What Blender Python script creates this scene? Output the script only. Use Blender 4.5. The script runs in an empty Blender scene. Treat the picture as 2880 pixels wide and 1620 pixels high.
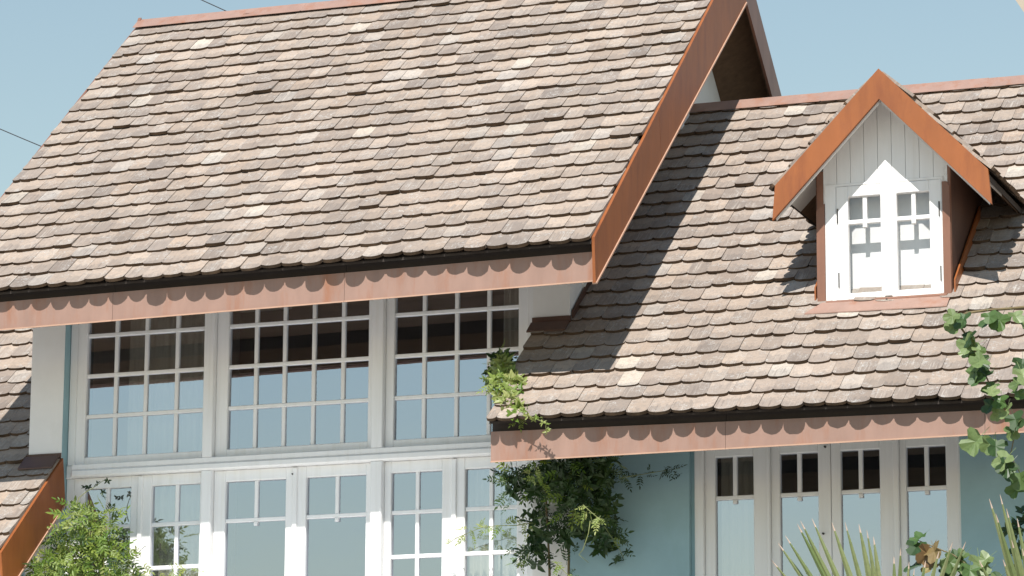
import bpy, bmesh, math, random
import numpy as np
from mathutils import Vector, Matrix

# ------------------------------------------------------------------ camera
scene = bpy.context.scene
F_PX, W_PX, H_PX = 10150.0, 2880.0, 1620.0
YAW, PITCH, ROLL = math.radians(-19.8003), math.radians(12.1593), math.radians(0.2775)
CAM = np.array([0.0, 0.0, 1.6])
_f = np.array([math.sin(YAW)*math.cos(PITCH), math.cos(YAW)*math.cos(PITCH), math.sin(PITCH)])
_r = np.array([math.cos(YAW), -math.sin(YAW), 0.0]); _u = np.cross(_r, _f)
RT = _r*math.cos(ROLL)+_u*math.sin(ROLL); UP = -_r*math.sin(ROLL)+_u*math.cos(ROLL); FW = _f
cam_data = bpy.data.cameras.new("camera"); cam = bpy.data.objects.new("camera", cam_data)
scene.collection.objects.link(cam)
cam_data.sensor_width = 36.0; cam_data.lens = 36.0*F_PX/W_PX
cam_data.clip_start = 0.1; cam_data.clip_end = 5000
cam.matrix_world = Matrix(((RT[0], UP[0], -FW[0], CAM[0]), (RT[1], UP[1], -FW[1], CAM[1]), (RT[2], UP[2], -FW[2], CAM[2]), (0, 0, 0, 1)))
scene.camera = cam

# ------------------------------------------------------------------ light
KX, KZ = -0.12, -1.28                       # sunlight runs along (KX, 1, KZ)
world = bpy.data.worlds.new("World"); scene.world = world; world.use_nodes = True
nt = world.node_tree; bg = nt.nodes['Background']
sky = nt.nodes.new('ShaderNodeTexSky'); sky.sky_type = 'NISHITA'; sky.sun_disc = False
sky.sun_elevation = math.radians(51.8); sky.sun_rotation = math.pi+0.12
sky.air_density = 1.85; sky.dust_density = 0.0; sky.ozone_density = 1.0; sky.altitude = 0
nt.links.new(sky.outputs[0], bg.inputs[0]); bg.inputs[1].default_value = 0.096
sun_data = bpy.data.lights.new("sun", 'SUN'); sun_data.energy = 5.0; sun_data.angle = math.radians(0.5)
sun_data.color = (1.0, 0.955, 0.89)
sun = bpy.data.objects.new("sun", sun_data); scene.collection.objects.link(sun)
sun.rotation_euler = Vector((KX, 1, KZ)).to_track_quat('-Z', 'Y').to_euler(); sun.location = (0, 0, 30)
vs = scene.view_settings; vs.view_transform = 'Standard'; vs.look = 'None'; vs.gamma = 1; vs.use_curve_mapping = False
vs.exposure = 0.33

# ------------------------------------------------------------------ pixel helpers (a direction only; planes give the distance)
def ray(px, py): return RT*((px-W_PX/2)/F_PX)-UP*((py-H_PX/2)/F_PX)+FW
def on_y(px, py, Y):
    d = ray(px, py); return CAM+d*((Y-CAM[1])/d[1])
def project(P):
    q = np.asarray(P)-CAM; z = q@FW
    return W_PX/2+F_PX*(q@RT)/z, H_PX/2-F_PX*(q@UP)/z

# ------------------------------------------------------------------ materials
def new_mat(name):
    m = bpy.data.materials.new(name); m.use_nodes = True
    return m, m.node_tree.nodes, m.node_tree.links, m.node_tree.nodes['Principled BSDF']
def mix_col(N, L, a, b, fac, mode='MIX'):
    n = N.new('ShaderNodeMix'); n.data_type = 'RGBA'; n.blend_type = mode
    for sock, v in ((n.inputs[0], fac), (n.inputs[6], a), (n.inputs[7], b)):
        if isinstance(v, (int, float)): sock.default_value = v
        elif isinstance(v, tuple): sock.default_value = (*v, 1)
        else: L.new(v, sock)
    return n.outputs[2]
def noise(N, L, vec, scale, detail=4, rough=0.55, mscale=None, dist=0.0):
    if mscale:
        mp = N.new('ShaderNodeMapping'); mp.inputs['Scale'].default_value = mscale; L.new(vec, mp.inputs[0]); vec = mp.outputs[0]
    n = N.new('ShaderNodeTexNoise'); n.inputs['Scale'].default_value = scale; n.inputs['Detail'].default_value = detail
    n.inputs['Roughness'].default_value = rough; n.inputs['Distortion'].default_value = dist; L.new(vec, n.inputs['Vector'])
    return n.outputs['Fac']
def ramp(N, L, fac, p0, p1, c0=0.0, c1=1.0):
    n = N.new('ShaderNodeMapRange'); n.inputs[1].default_value = p0; n.inputs[2].default_value = p1
    n.inputs[3].default_value = c0; n.inputs[4].default_value = c1; L.new(fac, n.inputs[0]); return n.outputs[0]
def bump(N, L, B, h, strength, dist=0.01):
    n = N.new('ShaderNodeBump'); n.inputs['Strength'].default_value = strength; n.inputs['Distance'].default_value = dist
    L.new(h, n.inputs['Height']); L.new(n.outputs[0], B.inputs['Normal'])
def world_pos(N): return N.new('ShaderNodeNewGeometry').outputs['Position']

def mat_simple(name, col, rough=0.6, var=0.12, scale=6.0, bstr=0.15, mscale=(1, 1, 1), spec=0.4, metallic=0.0, dirt=None, dirt_amt=0.4):
    m, N, L, B = new_mat(name); p = world_pos(N)
    n1 = noise(N, L, p, scale, 5, 0.6, mscale)
    c = mix_col(N, L, tuple(x*(1-var) for x in col), tuple(min(1, x*(1+var)) for x in col), ramp(N, L, n1, 0.3, 0.7))
    if dirt:
        n2 = noise(N, L, p, scale*0.6, 6, 0.65, (mscale[0]*1.7, mscale[1]*1.7, mscale[2]*0.8))
        n2 = ramp(N, L, n2, 0.53, 0.72, 0, dirt_amt); c = mix_col(N, L, c, dirt, n2)
    L.new(c, B.inputs['Base Color']); B.inputs['Roughness'].default_value = rough
    B.inputs['Specular IOR Level'].default_value = spec; B.inputs['Metallic'].default_value = metallic
    if bstr: bump(N, L, B, noise(N, L, p, scale*8, 4, 0.6, mscale), bstr, 0.004)
    return m

def mat_shingle():
    m, N, L, B = new_mat("weathered_shingle")
    at = N.new('ShaderNodeAttribute'); at.attribute_name = 'tint'; at.attribute_type = 'GEOMETRY'
    av = N.new('ShaderNodeAttribute'); av.attribute_name = 'suv'; av.attribute_type = 'GEOMETRY'
    v = av.outputs['Vector']
    n1 = noise(N, L, v, 9, 6, 0.65)
    c = mix_col(N, L, at.outputs['Color'], (0.80, 0.80, 0.82), ramp(N, L, n1, 0.30, 0.72, 0.55, 0.0), 'MULTIPLY')
    st = noise(N, L, v, 1.0, 5, 0.7, (75, 3.2, 1))            # streaks that run down the slope
    stm = ramp(N, L, st, 0.53, 0.62, 0, 0.8)
    sel = noise(N, L, v, 3.2, 2, 0.5, (1.6, 1.0, 1))
    mm = N.new('ShaderNodeMath'); mm.operation = 'MULTIPLY'; L.new(stm, mm.inputs[0]); L.new(ramp(N, L, sel, 0.45, 0.6), mm.inputs[1])
    c = mix_col(N, L, c, (0.42, 0.375, 0.33), mm.outputs[0])
    st2 = ramp(N, L, noise(N, L, v, 1.0, 4, 0.7, (60, 2.4, 5)), 0.54, 0.66, 0, 0.6)
    c = mix_col(N, L, c, (0.15, 0.12, 0.105), st2)
    aw = N.new('ShaderNodeAttribute'); aw.attribute_name = 'wear'; aw.attribute_type = 'GEOMETRY'
    rag = noise(N, L, v, 1.0, 5, 0.7, (34, 12, 1)); ad = N.new('ShaderNodeMath'); ad.operation = 'MULTIPLY_ADD'; ad.inputs[1].default_value = 0.30; ad.inputs[2].default_value = -0.15
    L.new(rag, ad.inputs[0]); sm = N.new('ShaderNodeMath'); sm.operation = 'ADD'; L.new(ad.outputs[0], sm.inputs[0]); L.new(aw.outputs['Fac'], sm.inputs[1])
    c = mix_col(N, L, c, mix_col(N, L, at.outputs['Color'], (1.24, 1.205, 1.165), 1.0, 'MULTIPLY'), ramp(N, L, sm.outputs[0], 0.085, 0.105, 0, 0.75))
    mot = ramp(N, L, noise(N, L, v, 30, 5, 0.75, (1, 1, 1), 0.6), 0.47, 0.60, 0, 0.35); c = mix_col(N, L, c, (0.20, 0.175, 0.158), mot)
    lich = noise(N, L, v, 46, 5, 0.7, (1, 1, 1), 1.2); lsel = noise(N, L, v, 7, 3, 0.55)
    m2 = N.new('ShaderNodeMath'); m2.operation = 'MULTIPLY'; L.new(ramp(N, L, lich, 0.52, 0.62), m2.inputs[0]); L.new(ramp(N, L, lsel, 0.48, 0.6, 0, 0.7), m2.inputs[1])
    c = mix_col(N, L, c, (0.46, 0.45, 0.43), m2.outputs[0])
    dk = ramp(N, L, noise(N, L, v, 60, 4, 0.75), 0.60, 0.72, 0, 0.5); c = mix_col(N, L, c, (0.15, 0.125, 0.11), dk)
    L.new(c, B.inputs['Base Color']); B.inputs['Roughness'].default_value = 0.85; B.inputs['Specular IOR Level'].default_value = 0.2
    a = N.new('ShaderNodeMath'); a.operation = 'ADD'; L.new(st, a.inputs[0]); L.new(noise(N, L, v, 55, 5, 0.7), a.inputs[1])
    bump(N, L, B, a.outputs[0], 0.45, 0.006)
    return m

def mat_metal(name, col, stain, rough=0.5, coat=0.0, vert=True, amt=0.7):
    m, N, L, B = new_mat(name); p = world_pos(N)
    n1 = noise(N, L, p, 3.0, 5, 0.6, (2.2, 2.2, 0.7) if vert else (1, 1, 1)); n2 = noise(N, L, p, 1.0, 6, 0.7, (7, 7, 1.3) if vert else (6, 6, 6))
    c = mix_col(N, L, tuple(x*0.88 for x in col), tuple(x*1.1 for x in col), ramp(N, L, n1, 0.3, 0.7))
    c = mix_col(N, L, c, stain, ramp(N, L, n2, 0.50, 0.72, 0, amt))
    n3 = noise(N, L, p, 90, 3, 0.6); c = mix_col(N, L, c, tuple(x*0.6 for x in col), ramp(N, L, n3, 0.66, 0.78, 0, 0.4))
    L.new(c, B.inputs['Base Color']); B.inputs['Roughness'].default_value = rough; B.inputs['Specular IOR Level'].default_value = 0.45
    bump(N, L, B, noise(N, L, p, 2.2, 3, 0.5), 0.25, 0.02)
    return m

def mat_glass(name, refl, tint, trans):
    m, N, L, B = new_mat(name); N.remove(B)
    g = N.new('ShaderNodeBsdfGlossy'); g.inputs['Roughness'].default_value = 0.0; g.inputs['Color'].default_value = (*tint, 1)
    t = N.new('ShaderNodeBsdfTransparent'); t.inputs['Color'].default_value = (*trans, 1)
    lw = N.new('ShaderNodeLayerWeight'); lw.inputs['Blend'].default_value = 0.5
    pw = N.new('ShaderNodeMath'); pw.operation = 'POWER'; pw.inputs[1].default_value = 5.0; L.new(lw.outputs['Facing'], pw.inputs[0])
    add = N.new('ShaderNodeMath'); add.operation = 'ADD'; add.inputs[1].default_value = refl+0.04; add.use_clamp = True; L.new(pw.outputs[0], add.inputs[0])
    mx = N.new('ShaderNodeMixShader'); L.new(add.outputs[0], mx.inputs[0]); L.new(t.outputs[0], mx.inputs[1]); L.new(g.outputs[0], mx.inputs[2])
    p = world_pos(N); b = N.new('ShaderNodeBump'); b.inputs['Strength'].default_value = 0.03; b.inputs['Distance'].default_value = 0.01
    L.new(noise(N, L, p, 5, 1, 0.4), b.inputs['Height']); L.new(b.outputs[0], g.inputs['Normal'])
    L.new(mx.outputs[0], N['Material Output'].inputs[0])
    return m
def mat_clear(name):
    m, N, L, B = new_mat(name); N.remove(B); t = N.new('ShaderNodeBsdfTransparent'); t.inputs['Color'].default_value = (0.97, 0.98, 0.97, 1)
    L.new(t.outputs[0], N['Material Output'].inputs[0]); return m

def mat_leaf(name, c0, c1, back, trans=0.3, rough=0.45):
    m, N, L, B = new_mat(name)
    oi = N.new('ShaderNodeObjectInfo'); at = N.new('ShaderNodeAttribute'); at.attribute_name = 'rnd'; at.attribute_type = 'GEOMETRY'
    a = N.new('ShaderNodeMath'); a.operation = 'ADD'; L.new(oi.outputs['Random'], a.inputs[0]); L.new(at.outputs['Fac'], a.inputs[1])
    fr = N.new('ShaderNodeMath'); fr.operation = 'FRACT'; L.new(a.outputs[0], fr.inputs[0])
    c = mix_col(N, L, c0, c1, fr.outputs[0])
    n = noise(N, L, world_pos(N), 40, 3, 0.6); c = mix_col(N, L, c, tuple(x*0.7 for x in c0), ramp(N, L, n, 0.5, 0.75, 0, 0.5))
    ge = N.new('ShaderNodeNewGeometry'); c = mix_col(N, L, c, back, ge.outputs['Backfacing'])
    L.new(c, B.inputs['Base Color']); B.inputs['Roughness'].default_value = rough; B.inputs['Specular IOR Level'].default_value = 0.4
    tr = N.new('ShaderNodeBsdfTranslucent'); L.new(mix_col(N, L, c, (1.0, 1.0, 0.35), 0.9, 'MULTIPLY'), tr.inputs[0])
    mx = N.new('ShaderNodeMixShader'); mx.inputs[0].default_value = trans
    L.new(B.outputs[0], mx.inputs[1]); L.new(tr.outputs[0], mx.inputs[2]); L.new(mx.outputs[0], N['Material Output'].inputs[0])
    return m

M = {}
M['shingle'] = mat_shingle()
M['shingle_edge'] = mat_simple('shingle_cut_edge', (0.085, 0.055, 0.034), 0.95, 0.5, 9, 0.3)  # darkened below its wood tone to carry shade on unlit butts
M['pink'] = mat_metal('faded_copper_paint', (0.305, 0.190, 0.150), (0.29, 0.125, 0.068), 0.55, amt=0.85)
M['orange'] = mat_metal('orange_copper_paint', (0.285, 0.088, 0.022), (0.185, 0.050, 0.015), 0.5, amt=0.75)
M['brown'] = mat_metal('brown_copper_paint', (0.22, 0.105, 0.068), (0.15, 0.06, 0.036), 0.45)
M['shade_copper'] = mat_metal('shade_darkened_copper', (0.095, 0.048, 0.033), (0.06, 0.03, 0.022), 0.5)  # copper trim darkened; the shade it sits in is put into the colour
M['lip'] = mat_simple('pale_copper_edge', (0.45, 0.28, 0.20), 0.5, 0.1, 8, 0)
M['white'] = mat_simple('white_paint', (0.82, 0.82, 0.82), 0.45, 0.03, 3, 0.12, (6, 6, 0.6), 0.4, dirt=(0.60, 0.57, 0.50), dirt_amt=0.25)
M['plaster'] = mat_simple('white_plaster', (0.80, 0.79, 0.775), 0.8, 0.03, 5, 0.15, spec=0.2, dirt=(0.66, 0.62, 0.55), dirt_amt=0.2)
M['turq'] = mat_simple('turquoise_plaster', (0.30, 0.455, 0.505), 0.8, 0.06, 4, 0.15, spec=0.2, dirt=(0.24, 0.38, 0.40), dirt_amt=0.3)
M['soffit'] = mat_simple('brown_soffit_wood', (0.135, 0.082, 0.048), 0.7, 0.2, 3, 0.2, (1, 8, 8))
M['soffit_white'] = mat_simple('white_soffit_wood', (0.72, 0.71, 0.69), 0.6, 0.04, 4, 0.1)
M['deck'] = mat_simple('roof_deck_felt', (0.05, 0.04, 0.035), 0.9, 0.1, 5, 0.1)
M['dark'] = mat_simple('dark_iron', (0.03, 0.028, 0.026), 0.5, 0.1, 20, 0.1)
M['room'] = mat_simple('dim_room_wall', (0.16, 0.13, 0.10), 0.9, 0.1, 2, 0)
M['curtain'] = mat_simple('pale_curtain_cloth', (0.72, 0.71, 0.68), 0.9, 0.05, 6, 0, spec=0.1)
M['blind'] = mat_simple('white_blind_cloth', (0.80, 0.79, 0.79), 0.9, 0.02, 6, 0, spec=0.1)
M['glass'] = mat_glass('mirrored_window_glass', 0.43, (0.78, 0.84, 0.99), (0.75, 0.74, 0.70))
M['glass_clear'] = mat_glass('clear_window_glass', 0.03, (0.95, 0.97, 1.0), (0.96, 0.96, 0.97))
M['clear'] = mat_clear('glass_back_face')
M['ground'] = mat_simple('gravel_garden', (0.29, 0.27, 0.24), 0.95, 0.12, 0.8, 0.3, dirt=(0.12, 0.13, 0.07), dirt_amt=0.5)
M['bounce_pale'] = mat_simple('pale_bounce_surface', (0.80, 0.79, 0.77), 0.7, 0.04, 2.0, 0.1)  # pale so the added floor throws more sun upward
M['stem'] = mat_simple('vine_stem_bark', (0.16, 0.12, 0.06), 0.8, 0.2, 30, 0.3)
M['stem_green'] = mat_simple('green_stem', (0.19, 0.21, 0.075), 0.6, 0.15, 30, 0.1)
M['wire'] = mat_simple('black_cable', (0.03, 0.03, 0.035), 0.6, 0.05, 10, 0)
M['leaf_a'] = mat_leaf('light_green_leaf', (0.10, 0.19, 0.025), (0.24, 0.30, 0.06), (0.20, 0.28, 0.09))
M['leaf_b'] = mat_leaf('pale_green_leaf', (0.20, 0.29, 0.06), (0.36, 0.38, 0.14), (0.30, 0.36, 0.16))
M['leaf_c'] = mat_leaf('dark_green_leaf', (0.018, 0.045, 0.012), (0.045, 0.085, 0.022), (0.06, 0.09, 0.04), 0.1)  # darkened green; the hanging vine's eave shade is put into this colour
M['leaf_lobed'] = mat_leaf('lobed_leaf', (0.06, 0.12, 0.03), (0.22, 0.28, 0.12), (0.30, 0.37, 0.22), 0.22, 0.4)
M['leaf_lobed_dark'] = mat_leaf('dark_lobed_leaf', (0.022, 0.05, 0.016), (0.06, 0.11, 0.035), (0.16, 0.22, 0.11), 0.12, 0.4)  # darker leaf tone mixed in for variety
M['leaf_dry'] = mat_leaf('dry_leaf', (0.17, 0.10, 0.045), (0.26, 0.22, 0.09), (0.22, 0.17, 0.08), 0.1)
M['palm'] = mat_leaf('palm_blade', (0.13, 0.18, 0.06), (0.26, 0.28, 0.13), (0.20, 0.24, 0.12), 0.15, 0.4)
M['palm_tip'] = mat_simple('dry_palm_tip', (0.50, 0.38, 0.30), 0.7, 0.1, 30, 0)
M['bark'] = mat_simple('palm_trunk_bark', (0.18, 0.13, 0.09), 0.9, 0.3, 6, 0.5, (1, 1, 6))
M['canvas'] = mat_simple('beige_board', (0.40, 0.34, 0.27), 0.8, 0.08, 8, 0.1)

# ------------------------------------------------------------------ object helpers
COL = scene.collection
WORLD_LOC = {}
def tag(o, label=None, cat=None, group=None, kind=None):
    for k, v in (('label', label), ('category', cat), ('group', group), ('kind', kind)):
        if v: o[k] = v
    return o
def empty(name, loc):
    o = bpy.data.objects.new(name, None); COL.objects.link(o); o.location = loc; WORLD_LOC[o.name] = np.array(loc, float); return o
def place(o, parent, wl):
    COL.objects.link(o); wl = np.array(wl, float)
    if parent is not None:
        o.parent = parent; o.location = wl-WORLD_LOC[parent.name]
    else: o.location = wl
    WORLD_LOC[o.name] = wl; return o
def build(name, verts, faces, mats, parent=None, origin=None, midx=None, smooth=False, attrs=None):
    V = np.asarray(verts, float)
    if origin is None: origin = (V.min(0)+V.max(0))/2
    origin = np.array(origin, float)
    me = bpy.data.meshes.new(name); me.from_pydata((V-origin).tolist(), [], faces)
    for m in (mats if isinstance(mats, (list, tuple)) else [mats]): me.materials.append(M[m] if isinstance(m, str) else m)
    if midx is not None: me.polygons.foreach_set('material_index', midx)
    if smooth: me.polygons.foreach_set('use_smooth', [True]*len(me.polygons))
    if attrs:
        for k, (typ, dat) in attrs.items():
            a = me.attributes.new(k, typ, 'POINT')
            a.data.foreach_set('color' if typ == 'FLOAT_COLOR' else 'vector' if typ == 'FLOAT_VECTOR' else 'value', np.asarray(dat, float).ravel())
    me.update()
    o = bpy.data.objects.new(name, me); return place(o, parent, origin)

class MB:
    def __init__(s): s.v = []; s.f = []; s.m = []
    def add(s, verts, faces, mi=0):
        b = len(s.v); s.v += [tuple(map(float, p)) for p in verts]; s.f += [tuple(i+b for i in f) for f in faces]; s.m += [mi]*len(faces); return s
    def box(s, x0, x1, y0, y1, z0, z1, ch=0.0, mi=0):
        if ch <= 0:
            v = [(x0, y0, z0), (x1, y0, z0), (x1, y0, z1), (x0, y0, z1), (x0, y1, z0), (x1, y1, z0), (x1, y1, z1), (x0, y1, z1)]
            f = [(0, 1, 2, 3), (5, 4, 7, 6), (4, 0, 3, 7), (1, 5, 6, 2), (3, 2, 6, 7), (4, 5, 1, 0)]
        else:                                   # chamfered front edge
            c = ch
            v = [(x0+c, y0, z0+c), (x1-c, y0, z0+c), (x1-c, y0, z1-c), (x0+c, y0, z1-c), (x0, y0+c, z0), (x1, y0+c, z0), (x1, y0+c, z1), (x0, y0+c, z1),
                 (x0, y1, z0), (x1, y1, z0), (x1, y1, z1), (x0, y1, z1)]
            f = [(0, 1, 2, 3)]
            for i in range(4):
                j = (i+1) % 4; f += [(i+4, j+4, j, i), (i+8, j+8, j+4, i+4)]
            f += [(9, 8, 11, 10)]
        return s.add(v, f, mi)
    def prism(s, poly, n, mi=0):                # poly: ring of 3-D points, n: extrusion vector
        k = len(poly); a = [np.array(p, float) for p in poly]; b = [p+np.array(n, float) for p in a]
        f = [tuple(range(k)), tuple(range(2*k-1, k-1, -1))]+[(i, i+k, (i+1) % k+k, (i+1) % k) for i in range(k)]
        return s.add(a+b, f, mi)
    def tube(s, pts, r0, r1=None, seg=6, mi=0):
        pts = [np.array(p, float) for p in pts]; r1 = r0 if r1 is None else r1; n = len(pts); vs = []
        for i, p in enumerate(pts):
            d = pts[min(i+1, n-1)]-pts[max(i-1, 0)]; d /= np.linalg.norm(d)+1e-9
            a = np.cross(d, (0.31, 0.17, 0.93) if abs(d[2]) < 0.9 else (1, 0.1, 0)); a /= np.linalg.norm(a); b = np.cross(d, a)
            r = r0+(r1-r0)*i/max(1, n-1)
            vs += [p+r*(a*math.cos(2*math.pi*k/seg)+b*math.sin(2*math.pi*k/seg)) for k in range(seg)]
        fs = [(i*seg+k, i*seg+(k+1) % seg, (i+1)*seg+(k+1) % seg, (i+1)*seg+k) for i in range(n-1) for k in range(seg)]
        fs += [tuple(range(seg-1, -1, -1)), tuple((n-1)*seg+k for k in range(seg))]
        return s.add(vs, fs, mi)
    def out(s, name, mats, parent=None, origin=None, smooth=False):
        return build(name, s.v, s.f, mats, parent, origin, s.m, smooth)
def box(name, mat, parent, *a, ch=0.0): return MB().box(*a, ch=ch).out(name, mat, parent)

# ------------------------------------------------------------------ ground
g = build('ground', [(-1500, -1500, 0), (1500, -1500, 0), (1500, 1500, 0), (-1500, 1500, 0)], [(0, 1, 2, 3)], 'ground'); g['kind'] = 'structure'

# ------------------------------------------------------------------ the house
HOUSE = empty('house', (-9.0, 27.5, 0))
tag(HOUSE, 'white and turquoise house with weathered shingle roofs, copper coloured trim and a small dormer', 'house')
H = HOUSE
T41 = math.tan(math.radians(40.57))
YR, ZR = 27.48, 10.45                      # main ridge
XL, XR = -13.37, -8.0                      # main roof verges
WYE, WYR, WZR = 23.92, 27.79, 9.34         # wing eave y, ridge y and z
def wing_eave_z(x): return 6.084+(x+8.745)*(6.034-6.084)/(8.745-4.939)
def wing_z(x, y): e = wing_eave_z(x); return e+(y-WYE)*(WZR-e)/(WYR-WYE)
def main_eave_z(x): return 7.339+(x+7.967)*0.0112
WXR = -3.3

# walls -----------------------------------------------------------
mb = MB(); mb.box(-13.02, -12.735, 25.0, 25.5, 0, 8.05); mb.out('left_pillar' if False else 'pillar', 'plaster', H)
mb = MB(); mb.box(-8.83, -8.54, 25.0, 25.5, 0, 8.05); mb.out('pillar', 'plaster', H)
box('pillar_reveal', 'turq', H, -12.735, -12.731, 25.004, 25.5, 0, 8.0)
box('header_wall', 'plaster', H, -12.731, -8.83, 25.06, 25.3, 7.58, 8.12)
box('lower_wall', 'turq', H, -12.731, -8.83, 25.06, 25.3, 0, 4.34)
for x0, x1 in ((-8.70, -8.545), (-13.015, -12.86)):
    pk = (YR, 10.32) if x0 < -10 else (27.766, 10.60)
    MB().prism([(x0, 25.5, 0), (x0, 30.5, 0), (x0, 30.5, pk[1]-.85*(30.5-pk[0])), (x0, *pk), (x0, 25.5, 8.62)], (x1-x0, 0, 0)).out('gable_wall', 'plaster', H)
MB().prism([(-8.544, 27.45, wing_z(-8.5, 27.45)-.1), (-8.544, 30.4, 8.0), (-8.544, 30.4, 8.36), (-8.544, 27.766, 10.63), (-8.544, 27.45, 10.35)], (0.135, 0, 0)).out('gable_panel', 'plaster', H)
box('gable_trim', 'soffit_white', H, -8.545, -8.52, 25.30, 25.42, 6.0, 8.4)
MB().box(-13.3, -8.96, 21.2, 25.0, 4.12, 4.27, 0.02).out('bounce_floor', 'bounce_pale', H)  # unseen floor added to bounce sunlight up onto the window frames
# wing wall with the window opening
mb = MB(); OX0, OX1, OZ0, OZ1 = -7.618, -5.60, 4.2, 6.10
mb.box(-8.535, OX0, 25.0, 25.2, 0, 6.75); mb.box(OX1, WXR, 25.0, 25.2, 0, 6.75); mb.box(OX0, OX1, 25.0, 25.2, OZ1, 6.75); mb.box(OX0, OX1, 25.0, 25.2, 0, OZ0)
mb.out('wing_wall', 'turq', H)
MB().box(WXR-0.25, WXR-0.05, 25.2, 30.5, 0, 6.6).out('wing_end_wall', 'turq', H)
MB().box(-17.5, -13.022, 25.05, 25.25, 0, 5.95).out('side_wall', 'turq', H)
MB().prism([(WXR-.25, 25.2, 6.6), (WXR-.25, 30.4, 6.6), (WXR-.25, WYR, 9.2), (WXR-.25, 25.2, 7.0)], (.19, 0, 0)).out('wing_gable', 'turq', H)
box('back_wall', 'plaster', H, -17.4, WXR-0.3, 30.5, 30.7, 0, 6.4)
# dim rooms behind the glass
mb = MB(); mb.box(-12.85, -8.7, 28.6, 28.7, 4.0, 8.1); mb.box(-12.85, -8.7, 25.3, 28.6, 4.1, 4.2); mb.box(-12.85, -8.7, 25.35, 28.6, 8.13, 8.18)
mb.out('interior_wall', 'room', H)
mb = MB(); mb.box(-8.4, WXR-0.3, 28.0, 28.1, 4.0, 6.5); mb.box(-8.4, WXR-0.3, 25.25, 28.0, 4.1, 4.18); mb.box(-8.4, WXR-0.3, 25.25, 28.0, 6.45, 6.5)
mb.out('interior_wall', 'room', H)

# roofs -----------------------------------------------------------
rng = random.Random(7)
EXPO, SW = 0.207, 0.160
PAL = [((0.325, 0.272, 0.230), 46), ((0.300, 0.252, 0.216), 26), ((0.255, 0.216, 0.188), 15), ((0.365, 0.310, 0.264), 13), ((0.37, 0.334, 0.300), 6), ((0.350, 0.282, 0.228), 3), ((0.44, 0.40, 0.35), 1.6)]
def pick_tint():
    c = rng.choices([p[0] for p in PAL], [p[1] for p in PAL])[0]; k = rng.uniform(0.94, 1.07); w = rng.uniform(-0.015, 0.015)
    return (c[0]*k*(1+w)*.91, c[1]*k*.89, c[2]*k*(1-w)*.875)
ALL_SHINGLES = []                           # (area in the picture, roof, verts, faces, material indices, tint, suv)
def lay_shingles(roof, EL, ER, RL, RR, clip, arc=(0.020, 0.034), rows=None, sw=SW, rand_off=True, warm=1.0):
    EL, ER, RL, RR = (np.array(p, float) for p in (EL, ER, RL, RR))
    Wd = np.linalg.norm(ER-EL); Ln = np.linalg.norm((RL+RR)/2-(EL+ER)/2)
    def P(a, b): u, v = a/Wd, b/Ln; return (EL*(1-u)+ER*u)*(1-v)+(RL*(1-u)+RR*u)*v
    nr = rows or int(Ln/EXPO)+1
    off = 0.0
    for r in range(nr):
        b0 = r*EXPO+rng.uniform(-0.004, 0.004); off = (off+0.5+rng.uniform(-0.14, 0.14)) % 1.0
        a = -off*sw; sag = rng.uniform(0, 9)
        while a < Wd:
            w = sw*rng.uniform(0.965, 1.035); a0, a1 = a, a+w; a = a1
            lo, hi = clip(a0, a1, b0, P)
            if hi-lo < 0.035: continue
            full = (lo == a0 and hi == a1)
            gap = rng.uniform(0.0002, 0.0014); lo += gap; hi -= gap; ww = hi-lo; h = rng.uniform(*arc)*(1.0 if full else 0.8); t = rng.uniform(0.021, 0.029)
            if r == 0: h = rng.uniform(0.038, 0.052)
            length = min(EXPO*1.55, Ln-b0+0.02); length = max(length, 0.08)
            db = rng.uniform(-0.012, 0.012)+0.007*math.sin(a*2.1+sag)+0.004*math.sin(a*5.3+2*sag); lift = 0.027+rng.uniform(0, 0.006)+(0.012 if rng.random() < 0.03 else 0); tilt = rng.uniform(-0.002, 0.002); rot = rng.uniform(-0.022, 0.022)
            pw = rng.uniform(0.36, 0.56)
            out = []
            for j in range(9):
                s = -math.cos(math.pi*j/8); out.append((lo+ww*(s+1)/2, h*(1-(1-s*s)**pw)+rng.uniform(-0.0022, 0.0022)))
            out += [(hi, length), (lo, length)]
            mid = (lo+hi)/2
            n = np.cross(P(mid+0.05, b0)-P(mid-0.05, b0), P(mid, b0+0.05)-P(mid, b0-0.05)); n /= np.linalg.norm(n)
            top, bot, uv, vl = [], [], [], []; so = (rng.uniform(-40, 40), rng.uniform(-40, 40), rng.uniform(-40, 40))
            for (aa, bb) in out:
                bb2 = bb+db+rot*(aa-mid); w0 = t+lift*(1-bb/length)+tilt*(aa-mid)/ww*2
                p = P(aa, b0+bb2); top.append(p+n*w0); bot.append(p+n*(w0-t)); uv.append((aa+so[0], b0+bb+so[1], so[2])); vl.append(bb)
            k = len(out); fs = [tuple(range(k))]; mi = [0]
            for j in range(k):
                if j == 9: continue
                j2 = (j+1) % k; fs.append((j, j+k, j2+k, j2)); mi.append(1 if j < 8 else 0)
            if r == 0: fs.append(tuple(range(2*k-1, k-1, -1))); mi.append(1)
            lf = 1+0.07*math.sin(a*1.9+b0*1.1+1)*math.sin(b0*2.3-a*.7)+0.05*math.sin(a*4.1-b0*3.3); tint = tuple(c*f*lf for c, f in zip(pick_tint(), (1, warm, warm*warm)))
            vis = [project(P(aa, b0+bb)) for aa, bb in ((lo, 0), (hi, 0), (hi, EXPO), (lo, EXPO))]
            cx = sum(q[0] for q in vis)/4; cy = sum(q[1] for q in vis)/4
            area = 0.5*abs(sum(vis[i][0]*vis[(i+1) % 4][1]-vis[(i+1) % 4][0]*vis[i][1] for i in range(4)))
            if not (0 < cx < W_PX and 0 < cy < H_PX): area = 0
            wr = rng.uniform(-.10, .06); ALL_SHINGLES.append([area, roof, top+bot, fs, mi, tint, uv+uv, [q+wr for q in vl+vl]])
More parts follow.
